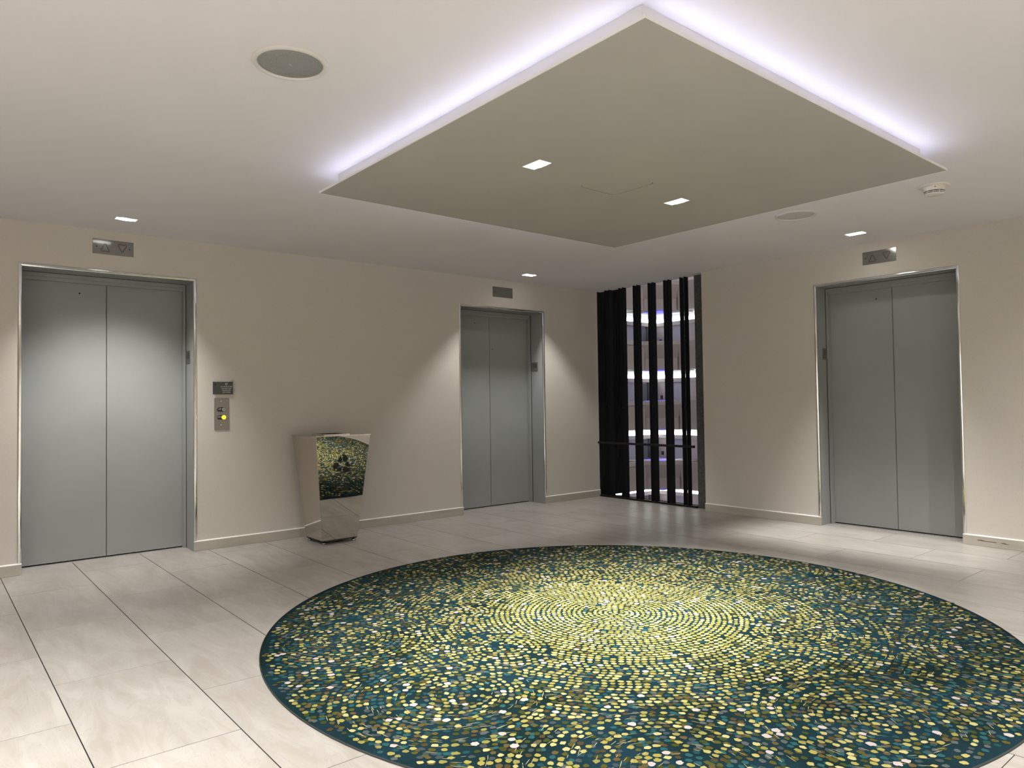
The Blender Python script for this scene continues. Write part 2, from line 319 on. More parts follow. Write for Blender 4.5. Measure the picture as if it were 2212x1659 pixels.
# ------------------------------------------------------------------ lift doorways
def lift_doorway(name, mapf, width, depth, plate_side, holes, label):
    """mapf(u,v,w): u across the opening from its left edge, v up, w out of the wall; the recess runs to w=-depth"""
    root = empty(name, mapf(width/2, 0, 0)); root['label'] = label; tag(root, kind='structure')
    inv = Vector(root.location)
    W = lambda u, v, w: tuple(Vector(mapf(u, v, w))-inv)
    jt = 0.012
    JD = depth-0.055
    def part(nm, prs, mt, par=root, bev=0.0, label=None):
        bm = bmesh.new()
        for (u0,u1,v0,v1,w0,w1) in prs: prism(bm, [(u0,v0),(u1,v0),(u1,v1),(u0,v1)], W, w0, w1)
        if bev: bmesh.ops.bevel(bm, geom=list(bm.edges), offset=bev, segments=2, affect='EDGES')
        o = link(nm, bm, mt, par)
        if label: o['label'] = label
        return o
    T = OPEN_H
    # jamb liners and head
    part('jamb', [(0.0006, jt, 0.001, T, -JD, -0.001)], M_door); part('jamb', [(width-jt, width-0.0006, 0.001, T, -JD, -0.001)], M_door)
    part('head_jamb', [(jt, width-jt, T-jt, T-0.0006, -JD, -0.001)], M_door)
    # inner frame set a little inward behind a dark groove
    g = 0.006; s = 0.032
    part('inner_frame', [(0.004, s, 0.001, T-s-0.01, -depth+0.004, -JD-g), (width-s, width-0.004, 0.001, T-s-0.01, -depth+0.004, -JD-g)], M_door)
    part('header', [(0.004, width-0.004, T-s-0.01, T-0.004, -depth+0.004, -JD-g), (s, width-s, T-s-0.034, T-s-0.01, -depth+0.006, -JD-g-0.018)], M_door)
    part('groove', [(0.001, width-0.001, T-0.014, T-0.004, -JD-g, -JD), (0.001, 0.014, 0.001, T-0.02, -JD-g, -JD), (width-0.014, width-0.001, 0.001, T-0.02, -JD-g, -JD)], M_gap)
    # two sliding leaves
    mid = width/2-0.001
    for nm, u0, u1 in (('door_leaf', s-0.02, mid-0.0022), ('door_leaf', mid+0.0022, width-s+0.02)):
        bm = bmesh.new(); prism(bm, [(u0,0.010),(u1,0.010),(u1,T-s-0.02),(u0,T-s-0.02)], W, -depth-0.03, -depth)
        bmesh.ops.bevel(bm, geom=[e for e in bm.edges], offset=0.0015, segments=2, affect='EDGES')
        lf = link(nm, bm, M_door, root)
        for (hu, hv) in holes:
            if u0 < hu < u1:
                bm = bmesh.new(); n = 16
                prism(bm, [(hu+0.0055*math.cos(2*math.pi*i/n), hv+0.0055*math.sin(2*math.pi*i/n)) for i in range(n)], W, -depth, -depth+0.0012)
                link('release_keyhole', bm, M_gap, lf)
    part('shaft_back', [(0.001, width-0.001, 0.001, T-0.001, -depth-0.06, -depth-0.034)], M_gap)
    part('sill', [(0.002, width-0.002, -0.002, 0.0015, -depth-0.03, -depth+0.028)], M_sill)
    # polished steel corner trim: rounded strip wrapped round the opening
    r = 0.012
    def trim(pts_fn, a, b):
        bm = bmesh.new(); prof = [(-r, 0.0004), (0.0, 0.0004)] 
        prof = [(r*0.9*1.0, 0.0006)]
        arc = []
        for i in range(9):
            t = math.pi/2*i/8
            arc.append((-jt*0+ r*0.5 - r*1.25*math.sin(t)*1.0 + r*0.0, r*0.42*math.cos(t)*1.0))
        # cross-section in (across, out): starts flat on the wall, rolls over the corner, dies into the jamb
        sec = [(-0.013, 0.0), (-0.012, 0.003), (-0.009, 0.0052), (-0.004, 0.0062), (0.002, 0.0062), (0.007, 0.0045), (0.0105, 0.001), (0.0130, -0.005), (0.0138, -0.011), (0.0124, -0.0125), (0.0008, -0.0125), (-0.0005, 0.0)]
        rows = []
        for (u, v, nu, nv) in pts_fn: rows.append([bm.verts.new(W(u+nu*c, v+nv*c, w_)) for c, w_ in sec])
        for ra, rb in zip(rows, rows[1:]):
            for i in range(len(sec)):
                j = (i+1) % len(sec); bm.faces.new((ra[i], ra[j], rb[j], rb[i]))
        bm.faces.new(rows[0]); bm.faces.new(rows[-1])
        return link('steel_trim', bm, M_chrome, root, smooth=False)
    o = trim([(0, 0.083, 1, 0), (0, T, 1, -1), (width, T, -1, -1), (width, 0.083, -1, 0)], 0, 0)
    o['label'] = 'polished steel corner trim'
    # floor number plate on the jamb
    u = jt+0.0005 if plate_side == 'left' else width-jt-0.0005
    sg = 1 if plate_side == 'left' else -1
    P = lambda a, b, c: W(u+sg*c, 1.477+b, (-0.088-a) if plate_side == 'left' else (-0.193+a))   # a along the jamb as read by the viewer
    for ps in (1,):
        bm = bmesh.new(); prism(bm, [(0,0),(0.105,0),(0.105,0.104),(0,0.104)], P, 0, 0.002)
        pl = link('floor_plate', bm, M_number, root); pl['label'] = 'small metal plate reading 18'
        o0 = Vector(P(0.0525, 0.062, 0.0021)); ex = (Vector(P(1,0,0))-Vector(P(0,0,0))); ey = Vector(P(0,1,0))-Vector(P(0,0,0)); ez = Vector(P(0,0,1))-Vector(P(0,0,0))
        Mx = Matrix((ex, ey, ez)).transposed().to_4x4(); Mx.translation = o0
        text_mesh('numeral', '18', 0.070, Mx, M_black, pl, 0.0005)
        for q in range(3):     # raised dots below the number
            bm = bmesh.new(); ca, cb = 0.040+0.012*q, 0.016
            prism(bm, [(ca+0.0015*math.cos(k*math.pi/4), cb+0.0015*math.sin(k*math.pi/4)) for k in range(8)], P, 0.002, 0.003)
            link('raised_dot', bm, M_plate, pl)
    return root
w1 = E1[1]-E1[0]
d1 = lift_doorway('door_1', on_left(E1[0]), w1, DOOR_D[1], 'right', [(-5.259-E1[0], 1.996)], 'grey two-leaf lift door beside the call buttons')
d2 = lift_doorway('door_2', on_left(E2[0]), E2[1]-E2[0], DOOR_D[2], 'right', [(-1.564-E2[0], 1.992), (-1.324-E2[0], 1.72)], 'grey two-leaf lift door between the bin and the barred opening')
d3 = lift_doorway('door_3', on_right(E3[1]), E3[1]-E3[0], DOOR_D[3], 'left', [(0.44, 1.985)], 'grey two-leaf lift door in the wall right of the barred opening')

# ------------------------------------------------------------------ floating ceiling panel (canopy)
can = empty('ceiling_canopy', (-3.24, -3.33, H)); tag(can, 'large square pale panel hung below the ceiling with lavender light glowing round it', 'ceiling panel')
CL = Vector(can.location)
PX0, PX1, PY0, PY1, PZ, PT = -4.452, -2.012, -4.528, -2.182, 2.326, 0.007
def loc(bm): bmesh.ops.translate(bm, verts=bm.verts, vec=-CL)
cls = {'canopy_one': (-3.842, -3.752, -3.352, -3.212), 'canopy_two': (-2.722, -2.634, -3.359, -3.217)}
hat = (-3.372, -3.075, -3.452, -3.150)
def rrect(x0, x1, y0, y1, r, n=6):
    pts = []
    for cx, cy, a0 in ((x1-r, y1-r, 0), (x0+r, y1-r, 90), (x0+r, y0+r, 180), (x1-r, y0+r, 270)):
        for i in range(n+1):
            a = math.radians(a0+90*i/n); pts.append((cx+r*math.cos(a), cy+r*math.sin(a)))
    return pts
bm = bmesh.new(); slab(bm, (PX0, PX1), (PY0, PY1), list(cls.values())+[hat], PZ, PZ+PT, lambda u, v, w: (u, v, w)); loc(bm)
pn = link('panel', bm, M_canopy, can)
# filler that rounds the hatch opening
bm = bmesh.new(); rr = 0.035
for (cx, cy, sx, sy) in ((hat[1], hat[3], -1, -1), (hat[0], hat[3], 1, -1), (hat[0], hat[2], 1, 1), (hat[1], hat[2], -1, 1)):
    arc = [(cx+sx*(rr-rr*math.cos(math.radians(a))), cy+sy*(rr-rr*math.sin(math.radians(a)))) for a in range(0, 91, 15)]
    prism(bm, [(cx, cy)]+arc, lambda u, v, w: (u, v, w), PZ+0.0002, PZ+PT-0.0002)
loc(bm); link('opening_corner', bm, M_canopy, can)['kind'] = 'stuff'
bm = bmesh.new()
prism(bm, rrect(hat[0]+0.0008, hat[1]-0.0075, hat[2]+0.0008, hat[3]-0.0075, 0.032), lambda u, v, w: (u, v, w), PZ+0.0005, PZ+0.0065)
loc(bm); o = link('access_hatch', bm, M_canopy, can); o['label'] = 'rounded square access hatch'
bm = bmesh.new(); box(bm, hat[0]-0.02, hat[1]+0.02, hat[2]-0.02, hat[3]+0.02, PZ+PT+0.002, PZ+PT+0.004); loc(bm); link('hatch_backing', bm, M_slot, can)
# core with openings for the lamps' housings
bm = bmesh.new(); slab(bm, (core[0], core[1]), (core[2], core[3]), [(core[0]+0.03, core[1]-0.03, core[2]+0.03, core[3]-0.03)], PZ+PT+0.0005, H-0.0005, lambda u, v, w: (u, v, w)); loc(bm)
link('core', bm, M_core, can)
# rising edge lip round the panel
bm = bmesh.new(); slab(bm, (PX0-0.004, PX1+0.004), (PY0-0.004, PY1+0.004), [(PX0, PX1, PY0, PY1)], PZ-0.0005, PZ+PT+0.0035, lambda u, v, w: (u, v, w)); loc(bm)
link('edge_lip', bm, M_core, can)
zl = PZ+PT+0.001
for (a, b, c, d) in ((core[0]-0.006, core[0]-0.003, core[2], core[3]), (core[1]+0.003, core[1]+0.006, core[2], core[3]),
                     (core[0], core[1], core[2]-0.006, core[2]-0.003), (core[0], core[1], core[3]+0.003, core[3]+0.006)):
    bm = bmesh.new(); box(bm, a, b, c, d, zl, zl+0.007); loc(bm); link('light_strip', bm, M_led, can)

# ------------------------------------------------------------------ recessed square downlights
def downlight(key, hole, z, depth, watts, label, r=0.009, tilt=(0, 0), cone=165, blend=0.3):
    x0, x1, y0, y1 = hole; cx, cy = (x0+x1)/2, (y0+y1)/2
    root = empty('recessed_downlight', (cx, cy, z)); tag(root, label, 'downlight', 'recessed downlights in the ceiling')
    hx, hy = (x1-x0)/2, (y1-y0)/2
    bm = bmesh.new(); e = 0.0008; t = 0.004
    dd = depth+0.02
    for (a, b, c, d) in ((-hx+e, -hx+e+t, -hy+e, hy-e), (hx-e-t, hx-e, -hy+e, hy-e), (-hx+e+t, hx-e-t, -hy+e, -hy+e+t), (-hx+e+t, hx-e-t, hy-e-t, hy-e)):
        box(bm, a, b, c, d, 0.0, dd)
    box(bm, -hx+e, hx-e, -hy+e, hy-e, dd, dd+t)
    link('housing', bm, M_housing, root)
    bm = bmesh.new(); rl = min(hx, hy)-0.012
    lathe(bm, [(0, -0.002), (rl*0.7, -0.001), (rl, 0.004), (rl, 0.012), (0, 0.012)], (0, 0, depth+0.004), 24)
    link('lens', bm, M_lens, root, smooth=True)
    ld = bpy.data.lights.new('lamp', 'SPOT'); ld.energy = watts; ld.color = LAMP_COL; ld.spot_size = math.radians(cone); ld.spot_blend = blend; ld.shadow_soft_size = r
    lo = bpy.data.objects.new('lamp', ld); COL.objects.link(lo); lo.parent = root; lo.location = (0, 0, depth-0.016)
    lo.rotation_euler = (tilt[0], tilt[1], 0)
    return root
downlight('wall_one', lamp_holes['wall_one'], H, 0.060, SPOT_W['wall_one'], 'lit square downlight in the ceiling in front of the lift door beside the call buttons', r=0.012, tilt=(math.radians(15), 0), cone=78, blend=1.0)
downlight('wall_two', lamp_holes['wall_two'], H, 0.089, SPOT_W['wall_two'], 'lit square downlight above the lift door nearest the barred opening', r=0.010)
downlight('wall_three', lamp_holes['wall_three'], H, 0.190, SPOT_W['wall_three'], 'lit square downlight in front of the lift door on the right wall', cone=90, blend=1.0, r=0.02)
downlight('canopy_one', cls['canopy_one'], PZ, 0.090, SPOT_W['canopy'], 'lit square downlight in the hung panel on the speaker side of the hatch', cone=68, blend=1.0)
downlight('canopy_two', cls['canopy_two'], PZ, 0.090, SPOT_W['canopy'], 'lit square downlight in the hung panel, beyond the hatch', cone=68, blend=1.0)
for k, hole in behind.items():
    downlight(k, hole, H, 0.068 if k == 'behind_one' else 0.045, SPOT_W.get(k, SPOT_W['behind']), {'behind_one': 'lit square downlight in the ceiling over the pale floor left of the rug', 'fill_two': 'added fill downlight in the ceiling behind the viewer, nearer the rug', 'fill_three': 'added fill downlight in the ceiling past the rug along the right wall', 'fill_four': 'added fill downlight in the ceiling towards the far left wall'}[k], r=0.02, **({'cone': 135, 'blend': 1.0} if k == 'behind_one' else {}))

# ------------------------------------------------------------------ ceiling speakers
def speaker(x, y, label, gm):
    root = empty('ceiling_speaker', (x, y, H)); tag(root, label, 'speaker', 'round ceiling speakers')
    bm = bmesh.new(); lathe(bm, [(0.121, 0.0005), (0.1215, 0.006), (0.126, 0.0085), (0.138, 0.006), (0.1425, 0.0005)], (0, 0, 0), 72, -1); link('rim', bm, M_rim, root, smooth=True)
    bm = bmesh.new(); lathe(bm, [(0, 0.0035), (0.06, 0.003), (0.12, 0.001), (0.121, 0.0004)], (0, 0, 0), 72, -1); gr = link('grille', bm, gm, root, smooth=True)
    bm = bmesh.new(); prism(bm, rrect(-0.009, 0.009, -0.004, 0.004, 0.002, 3), lambda u, v, w: (u*0.8-v*0.6, u*0.6+v*0.8, -w), 0.0035, 0.0048); link('badge', bm, M_button, root)
    return root
speaker(-5.100, -3.335, 'round speaker with dark grille in the open ceiling beside the hung panel', M_grille)
speaker(-1.365, -3.330, 'round speaker with pale grille in the ceiling near the lift door on the right wall', M_grille_pale)

# ------------------------------------------------------------------ smoke detector
sd = empty('smoke_detector', (-1.335, -4.225, H)); tag(sd, 'white slotted smoke detector on the ceiling past the hung panel', 'smoke detector')
bm = bmesh.new(); lathe(bm, [(0.086, 0.0003), (0.086, 0.004), (0.080, 0.007), (0.064, 0.008)], (0,0,0), 56, -1); link('base_ring', bm, M_white, sd, smooth=True)
bm = bmesh.new(); lathe(bm, [(0.066, 0.007), (0.067, 0.018), (0.061, 0.022), (0.058, 0.036)], (0,0,0), 56, -1); link('body', bm, M_white, sd, smooth=True)
bm = bmesh.new(); lathe(bm, [(0.0, 0.036), (0.050, 0.036), (0.047, 0.050), (0.0, 0.050)], (0,0,0), 40, -1); link('chamber', bm, M_slot, sd)
bm = bmesh.new(); lathe(bm, [(0.057, 0.0405), (0.0575, 0.0415), (0.0555, 0.0438), (0.049, 0.0438)], (0,0,0), 56, -1); link('vent_ring', bm, M_white, sd, smooth=True)
bm = bmesh.new(); lathe(bm, [(0.049, 0.048), (0.0545, 0.0485), (0.053, 0.052), (0.042, 0.058), (0.0, 0.060)], (0,0,0), 56, -1); link('cap', bm, M_white, sd, smooth=True)
bm = bmesh.new()
for i in range(10):
    a = 2*math.pi*i/10+0.25; c, s = math.cos(a), math.sin(a)
    prism(bm, [(0.046, -0.0015), (0.0565, -0.0015), (0.0565, 0.0015), (0.046, 0.0015)], lambda u, v, w: (u*c-v*s, u*s+v*c, w), -0.0495, -0.0355)
link('vent_ribs', bm, M_white, sd)['kind'] = 'stuff'
bm = bmesh.new(); a = math.radians(205); lathe(bm, [(0, 0), (0.003, 0)], (0.0635*math.cos(a), 0.0635*math.sin(a), -0.020), 10)
bm.free(); bm = bmesh.new(); c, s = math.cos(a), math.sin(a)
prism(bm, [(0.0035*math.cos(k*0.785), 0.0025*math.sin(k*0.785)) for k in range(8)], lambda u, v, w: (w*c-u*s, w*s+u*c, -0.0195+v), 0.060, 0.0665); link('indicator', bm, M_slot, sd)

# ------------------------------------------------------------------ lift indicators above the doors
def indicator(mapf, marks, label):
    """mapf origin at the plate's lower left; plate 0.271 x 0.109"""
    o0 = Vector(mapf(0, 0, 0)); root = empty('lift_indicator', o0); tag(root, label, 'indicator')
    W = lambda u, v, w: tuple(Vector(mapf(u, v, w))-o0)
    bm = bmesh.new(); prism(bm, rrect(0, 0.271, 0, 0.109, 0.001, 1), W, 0.0003, 0.004); link('plate', bm, M_brush, root)
    def tri(cx, up):
        hw, h = 0.031, 0.060; cy = 0.053
        top, bot = cy+h/2, cy-h/2
        pts = [(cx, top), (cx+hw, bot), (cx-hw, bot)] if up else [(cx, bot), (cx-hw, top), (cx+hw, top)]
        bm = bmesh.new(); th = 0.0016
        for a, b in ((pts[0], pts[1]), (pts[1], pts[2]), (pts[2], pts[0])):
            a, b = Vector(a), Vector(b); d = (b-a).normalized(); a2 = a+d*0.004; b2 = b-d*0.004; n = Vector((-d.y, d.x))*th
            prism(bm, [tuple(a2+n), tuple(b2+n), tuple(b2-n), tuple(a2-n)], W, 0.004, 0.0046)
        link('arrow', bm, M_black, root)
    if marks == 'arrows': tri(0.271*0.30, True); tri(0.271*0.722, False)
    for u in ((0.027, 0.244) if marks == 'arrows' else (0.027,)):
        bm = bmesh.new(); prism(bm, [(u+0.0045*math.cos(k*math.pi/6), 0.053+0.0045*math.sin(k*math.pi/6)) for k in range(12)], W, 0.004, 0.005); link('fixing', bm, M_slot, root)
    return root
indicator(on_left(-5.216, 0, 2.263), 'arrows', 'steel up and down arrow plate above the lift door beside the call buttons')
indicator(on_left(-1.511, 0, 2.253), 'blank', 'blank steel plate above the lift door nearest the barred opening')
indicator(on_right(-3.180, 0, 2.254), 'arrows', 'steel up and down arrow plate above the lift door on the right wall')

# ------------------------------------------------------------------ fire sign and call buttons
sg = empty('fire_sign', (-4.376, 0, 1.229)); tag(sg, 'charcoal plaque reading in case of fire do not use elevators above the call buttons', 'sign')
S = lambda u, v, w: (u, -w, v)
bm = bmesh.new(); prism(bm, [(0,0),(0.158,0),(0.158,0.101),(0,0.101)], S, 0.0135, 0.016); bmesh.ops.bevel(bm, geom=list(bm.edges), offset=0.0006, segments=1, affect='EDGES'); link('plaque', bm, M_sign, sg)
bm = bmesh.new(); prism(bm, [(0.01,0.01),(0.148,0.01),(0.148,0.091),(0.01,0.091)], S, 0.0003, 0.0133); link('standoff', bm, M_sign, sg)
for i, line in enumerate(('IN CASE OF FIRE', 'DO NOT USE', 'ELEVATORS', 'USE STAIRS')):
    Mx = matrix_of(lambda u, v, w: S(u+0.106, v+0.0615-0.0150*i, w+0.0161)); text_mesh('lettering', line, 0.0125, Mx, M_signtxt, sg, 0.0003)
bm = bmesh.new()    # pictogram: flame and running figure over a stair line
prism(bm, [(0.096,0.083),(0.099,0.089),(0.098,0.093),(0.102,0.089),(0.104,0.084),(0.101,0.080),(0.097,0.080)], S, 0.016, 0.0165)
prism(bm, [(0.110,0.090),(0.113,0.090),(0.113,0.094),(0.110,0.094)], S, 0.016, 0.0165)
prism(bm, [(0.109,0.081),(0.114,0.082),(0.114,0.089),(0.109,0.089)], S, 0.016, 0.0165)
prism(bm, [(0.098,0.078),(0.104,0.074),(0.104,0.072),(0.110,0.070),(0.111,0.0715),(0.106,0.0735),(0.106,0.0755),(0.1,0.079)], S, 0.016, 0.0165)
link('pictogram', bm, M_signtxt, sg)
bm = bmesh.new(); prism(bm, [(0.019+0.0085*math.cos(k*math.pi/10), 0.079+0.0085*math.sin(k*math.pi/10)) for k in range(20)], S, 0.016, 0.0185); link('dark_disc', bm, M_rubber, sg)  # dark raised disc at the plaque's upper left

cs = empty('call_station', (-4.3045, 0, 1.0705)); tag(cs, 'metal lift call plate with unlit UP button and amber lit DN button', 'call button')
C = lambda u, v, w: (u, -w, v)
bm = bmesh.new(); prism(bm, rrect(-0.0575, 0.0575, -0.1275, 0.1275, 0.007, 4), C, 0.0003, 0.0045); link('plate', bm, M_plate, cs)
for v, txt, lit in ((0.037, 'UP', False), (-0.0265, 'DN', True)):
    bm = bmesh.new(); prism(bm, rrect(-0.0365, 0.0335, v-0.0175, v+0.0175, 0.0174, 10), C, 0.0045, 0.0055); pl = link('button_inset', bm, M_black, cs)
    pl['label'] = 'black inset reading ' + txt
    text_mesh('lettering', txt, 0.021, matrix_of(lambda a, b, c: C(a-0.0165, b+v+0.003, c+0.0057)), M_signtxt, pl, 0.0003)
    rb = 0.0165 if lit else 0.0145
    bm = bmesh.new()
    prism(bm, [(0.0160+rb*math.cos(k*math.pi/16), v+rb*math.sin(k*math.pi/16)) for k in range(32)], C, 0.0055, 0.0085); bt = link('button', bm, M_amber if lit else M_button, pl)
    bt['label'] = 'lit amber down button' if lit else 'grey up button'
    s = 1 if not lit else -1
    bm = bmesh.new(); prism(bm, [(0.016, v+s*0.0055), (0.016-0.0052, v-s*0.004), (0.016+0.0052, v-s*0.004)], C, 0.0085, 0.0090); link('arrow', bm, M_amber_dark if lit else M_black, pl)
    bm = bmesh.new()
    for q in range(3): prism(bm, [(-0.020+0.004*q+0.0008*math.cos(k*0.785), v-0.0115+0.0008*math.sin(k*0.785)) for k in range(8)], C, 0.0055, 0.0062)
    link('raised_dots', bm, M_button, pl)
for v in (0.104, -0.0845):
    bm = bmesh.new(); prism(bm, [(-0.0045+0.0042*math.cos(k*math.pi/8), v+0.0042*math.sin(k*math.pi/8)) for k in range(16)], C, 0.0045, 0.0062); link('screw', bm, M_screw, cs)

# ------------------------------------------------------------------ recycling bin
bn = empty('recycling_bin', (-3.515, -0.325, 0)); tag(bn, 'tapered mirror steel recycling bin with black recycling symbol against the wall', 'bin')
ZB, ZT, hb, ht = 0.034, 0.884, 0.157, 0.240
bm = bmesh.new()
lo = [bm.verts.new((sx*hb, sy*hb, ZB)) for sx, sy in ((-1,-1),(1,-1),(1,1),(-1,1))]
hi = [bm.verts.new((sx*ht, sy*ht, ZT-0.006)) for sx, sy in ((-1,-1),(1,-1),(1,1),(-1,1))]
bm.faces.new(lo); bm.faces.new(hi)
for i in range(4): bm.faces.new((lo[i], lo[(i+1)%4], hi[(i+1)%4], hi[i]))
es = [e for e in bm.edges if abs(e.verts[0].co.z-e.verts[1].co.z) > 0.1]
bmesh.ops.bevel(bm, geom=es, offset=0.0025, segments=3, affect='EDGES')
link('body', bm, M_mirror, bn)
bm = bmesh.new(); slab(bm, (-ht-0.003, ht+0.003), (-ht-0.003, ht+0.003), [(-0.10, 0.10, -0.10, 0.10)], ZT-0.0055, ZT, lambda u, v, w: (u, v, w)); link('rim', bm, M_mirror, bn)
bm = bmesh.new(); slab(bm, (-0.115, 0.115), (-0.115, 0.115), [(-0.095, 0.095, -0.095, 0.095)], ZT, ZT+0.006, lambda u, v, w: (u, v, w)); link('opening_collar', bm, M_mirror, bn)
bm = bmesh.new(); box(bm, -0.099, 0.099, -0.099, 0.099, ZT-0.0052, ZT-0.004); link('opening', bm, M_slot, bn)
boxo('base_plate', (-hb+0.004, hb-0.004, -hb+0.004, hb-0.004, ZB-0.012, ZB), M_rubber, bn)
for sx in (-1, 1):
    for sy in (-1, 1):
        bm = bmesh.new(); lathe(bm, [(0, 0.0008), (0.017, 0.0008), (0.019, 0.004), (0.019, 0.013), (0.012, 0.016), (0.012, 0.0225), (0, 0.0225)], (sx*(hb-0.024), sy*(hb-0.024), 0), 24); link('foot', bm, M_brush, bn, smooth=True)
# recycling symbol on the front (-y) face: three folded arrows chasing round a triangle
fa = Vector((0, -hb, ZB)); fb = Vector((0, -ht, ZT-0.006)); up = (fb-fa).normalized(); nn = Vector((0, -up.z, up.y))
ctr = fa + (fb-fa)*0.722 + Vector((-0.005, 0, 0))
FM = lambda u, v, w: tuple(ctr + Vector((1,0,0))*u + up*v + nn*w)
def arrow(rot):
    c, s = math.cos(rot), math.sin(rot); q = 0.00068
    G = lambda u, v, w: FM((u*c-v*s)*q, (u*s+v*c)*q, w)
    for pts in ([(-66, 44), (-36, 100), (-28, 108), (-2, 66), (-18, 24), (-30, 30)],
                [(-17, 118), (36, 118), (47, 110), (63, 82), (80, 88), (52, 33), (-4, 38), (14, 50), (-6, 86), (6, 100)]):
        bm = bmesh.new(); prism(bm, pts, G, 0.0005, 0.0014); link('recycling_arrow', bm, M_black, bn)
for k in range(3): arrow(-2*math.pi*k/3)

# ------------------------------------------------------------------ round rug
RC = Vector((-3.305, -3.364)); RR = 1.816
rug = empty('round_rug', (RC.x, RC.y, 0)); tag(rug, 'large round teal rug scattered with yellow dots swirling out from the middle', 'rug')
M_rug = mat('teal_pile', (0.012, 0.045, 0.055), 1.0, spec=0.05)
noise_color(M_rug, (0.005, 0.014, 0.013), (0.008, 0.027, 0.038), 2.3, detail=6, lo=0.36, hi=0.62, bump=0.6, bscale=330)
bm = bmesh.new(); lathe(bm, [(0, 0.0005), (RR-0.004, 0.0005), (RR-0.001, 0.004), (RR-0.004, 0.0062), (0, 0.0064)], (0, 0, 0), 160); link('pile', bm, M_rug, rug)
M_bind = mat('rug_binding', (0.015, 0.018, 0.015), 0.8)
bm = bmesh.new(); lathe(bm, [(RR-0.0005, 0.0005), (RR+0.0035, 0.0005), (RR+0.0035, 0.005), (RR-0.0005, 0.0065)], (0, 0, 0), 160); link('binding', bm, M_bind, rug)
PAL = {'y': [(0.25, 0.22, 0.055), (0.31, 0.275, 0.095), (0.195, 0.185, 0.05), (0.36, 0.325, 0.14)], 'o': [(0.065, 0.062, 0.014), (0.035, 0.045, 0.012)], 'b': [(0.085, 0.062, 0.024), (0.055, 0.040, 0.016)],
       't': [(0.018, 0.070, 0.075), (0.012, 0.048, 0.055)], 'g': [(0.065, 0.078, 0.078), (0.038, 0.052, 0.055)], 'w': [(0.38, 0.33, 0.31)]}
rnd = random.Random(11)
V, FC, CC = [], [], []
def blob(x, y, rt, rr_, ang, col, z, n=13):
    i0 = len(V); c, s = math.cos(ang), math.sin(ang)
    for k in range(n):
        t = 2*math.pi*k/n; j = 1+rnd.uniform(-0.22, 0.16); u = rt*j*math.cos(t); v = rr_*j*math.sin(t)
        V.append((x+u*c-v*s, y+u*s+v*c, z))
    FC.append(tuple(range(i0, i0+n))); CC.append(col)
main = Vector((-0.02, 0.03))
cents = [(main, 1.0)] + [(Vector(p), w_) for p, w_ in (((-1.30, 0.63), 0.62), ((1.28, -0.74), 0.62), ((0.90, 1.54), 0.6), ((0.37, -0.75), 0.5), ((-0.79, 0.0), 0.5), ((-1.28, -0.27), 0.5), ((-0.62, 0.60), 0.45),
         ((1.50, 0.05), 0.6), ((-0.2, 1.5), 0.6), ((-0.3, -1.45), 0.6), ((-1.1, -1.2), 0.6), ((0.8, -1.5), 0.55))]
def owner(p):
    best, bi = 1e9, 0
    for i, (c, w_) in enumerate(cents):
        d = (p-c).length/w_
        if i == 0: d *= 0.62
        if d < best: best, bi = d, i
    return bi
grid = {}
def free(p, dmin):
    gx, gy = int(p.x//0.05), int(p.y//0.05)
    for i in (-1,0,1):
        for j in (-1,0,1):
            for q in grid.get((gx+i, gy+j), ()):
                if (q-p).length < dmin: return False
    grid.setdefault((gx, gy), []).append(p); return True
for ci, (c, w_) in enumerate(cents):
    k = 0
    while k*0.0275 < 2.6:
        r = 0.003+k*0.0275; k += 1; n = max(1, int(2*math.pi*r/0.0335)); ph = rnd.random()*6.28
        for i in range(n):
            a = ph+2*math.pi*i/n; p = c+Vector((math.cos(a), math.sin(a)))*(r+rnd.uniform(-0.002, 0.002))+(Vector((rnd.uniform(-.004,.004), rnd.uniform(-.004,.004))) if ci else Vector((0,0)))
            if p.length > RR-0.022: continue
            if owner(p) != ci: continue
            if not free(p, 0.0235): continue
            d = (p-main).length
            # bright in the middle, arms of yellow dots reaching out along spokes, mostly dark at the rim
            spoke = 0.5+0.5*math.cos(9*math.atan2(p.y-main.y, p.x-main.x)+5*d)
            pb = 0.97 if d < 0.62 else max(0.42, 0.97-0.58*((d-0.62)/0.85)) - 0.12*spoke*min(1, max(0, d-0.5))
            u = rnd.random(); ang = a+math.pi/2
            if u < 0.030: col = PAL['w'][0]; rt, rr_ = 0.0155, 0.0135
            elif u < pb: col = rnd.choice(PAL['y']); rt, rr_ = 0.0140, 0.0108
            else:
                q = rnd.random(); col = rnd.choice(PAL['o' if q < 0.3 else 'b' if q < 0.5 else 't' if q < 0.78 else 'g']); rt, rr_ = 0.0135, 0.0108
            f = 1+rnd.uniform(-0.12, 0.12)
            if d > 0.7: rt, rr_ = rt*0.93, rr_*1.0
            if d > 0.6 and rnd.random() < 0.05: continue
            if col is not PAL['w'][0] and d < 0.7: rt *= 1.08
            blob(p.x, p.y, rt*f, rr_*f, ang, col, 0.0074+0.00025*rnd.random())
            if d > 0.55 and rnd.random() < 0.30:      # dim second dot, partly under its neighbour
                q = rnd.random(); col2 = rnd.choice(PAL['o' if q < 0.35 else 'b' if q < 0.5 else 't' if q < 0.8 else 'g'])
                blob(p.x+rnd.uniform(-.018,.018), p.y+rnd.uniform(-.018,.018), 0.0125, 0.011, ang, col2, 0.0069+0.0002*rnd.random())
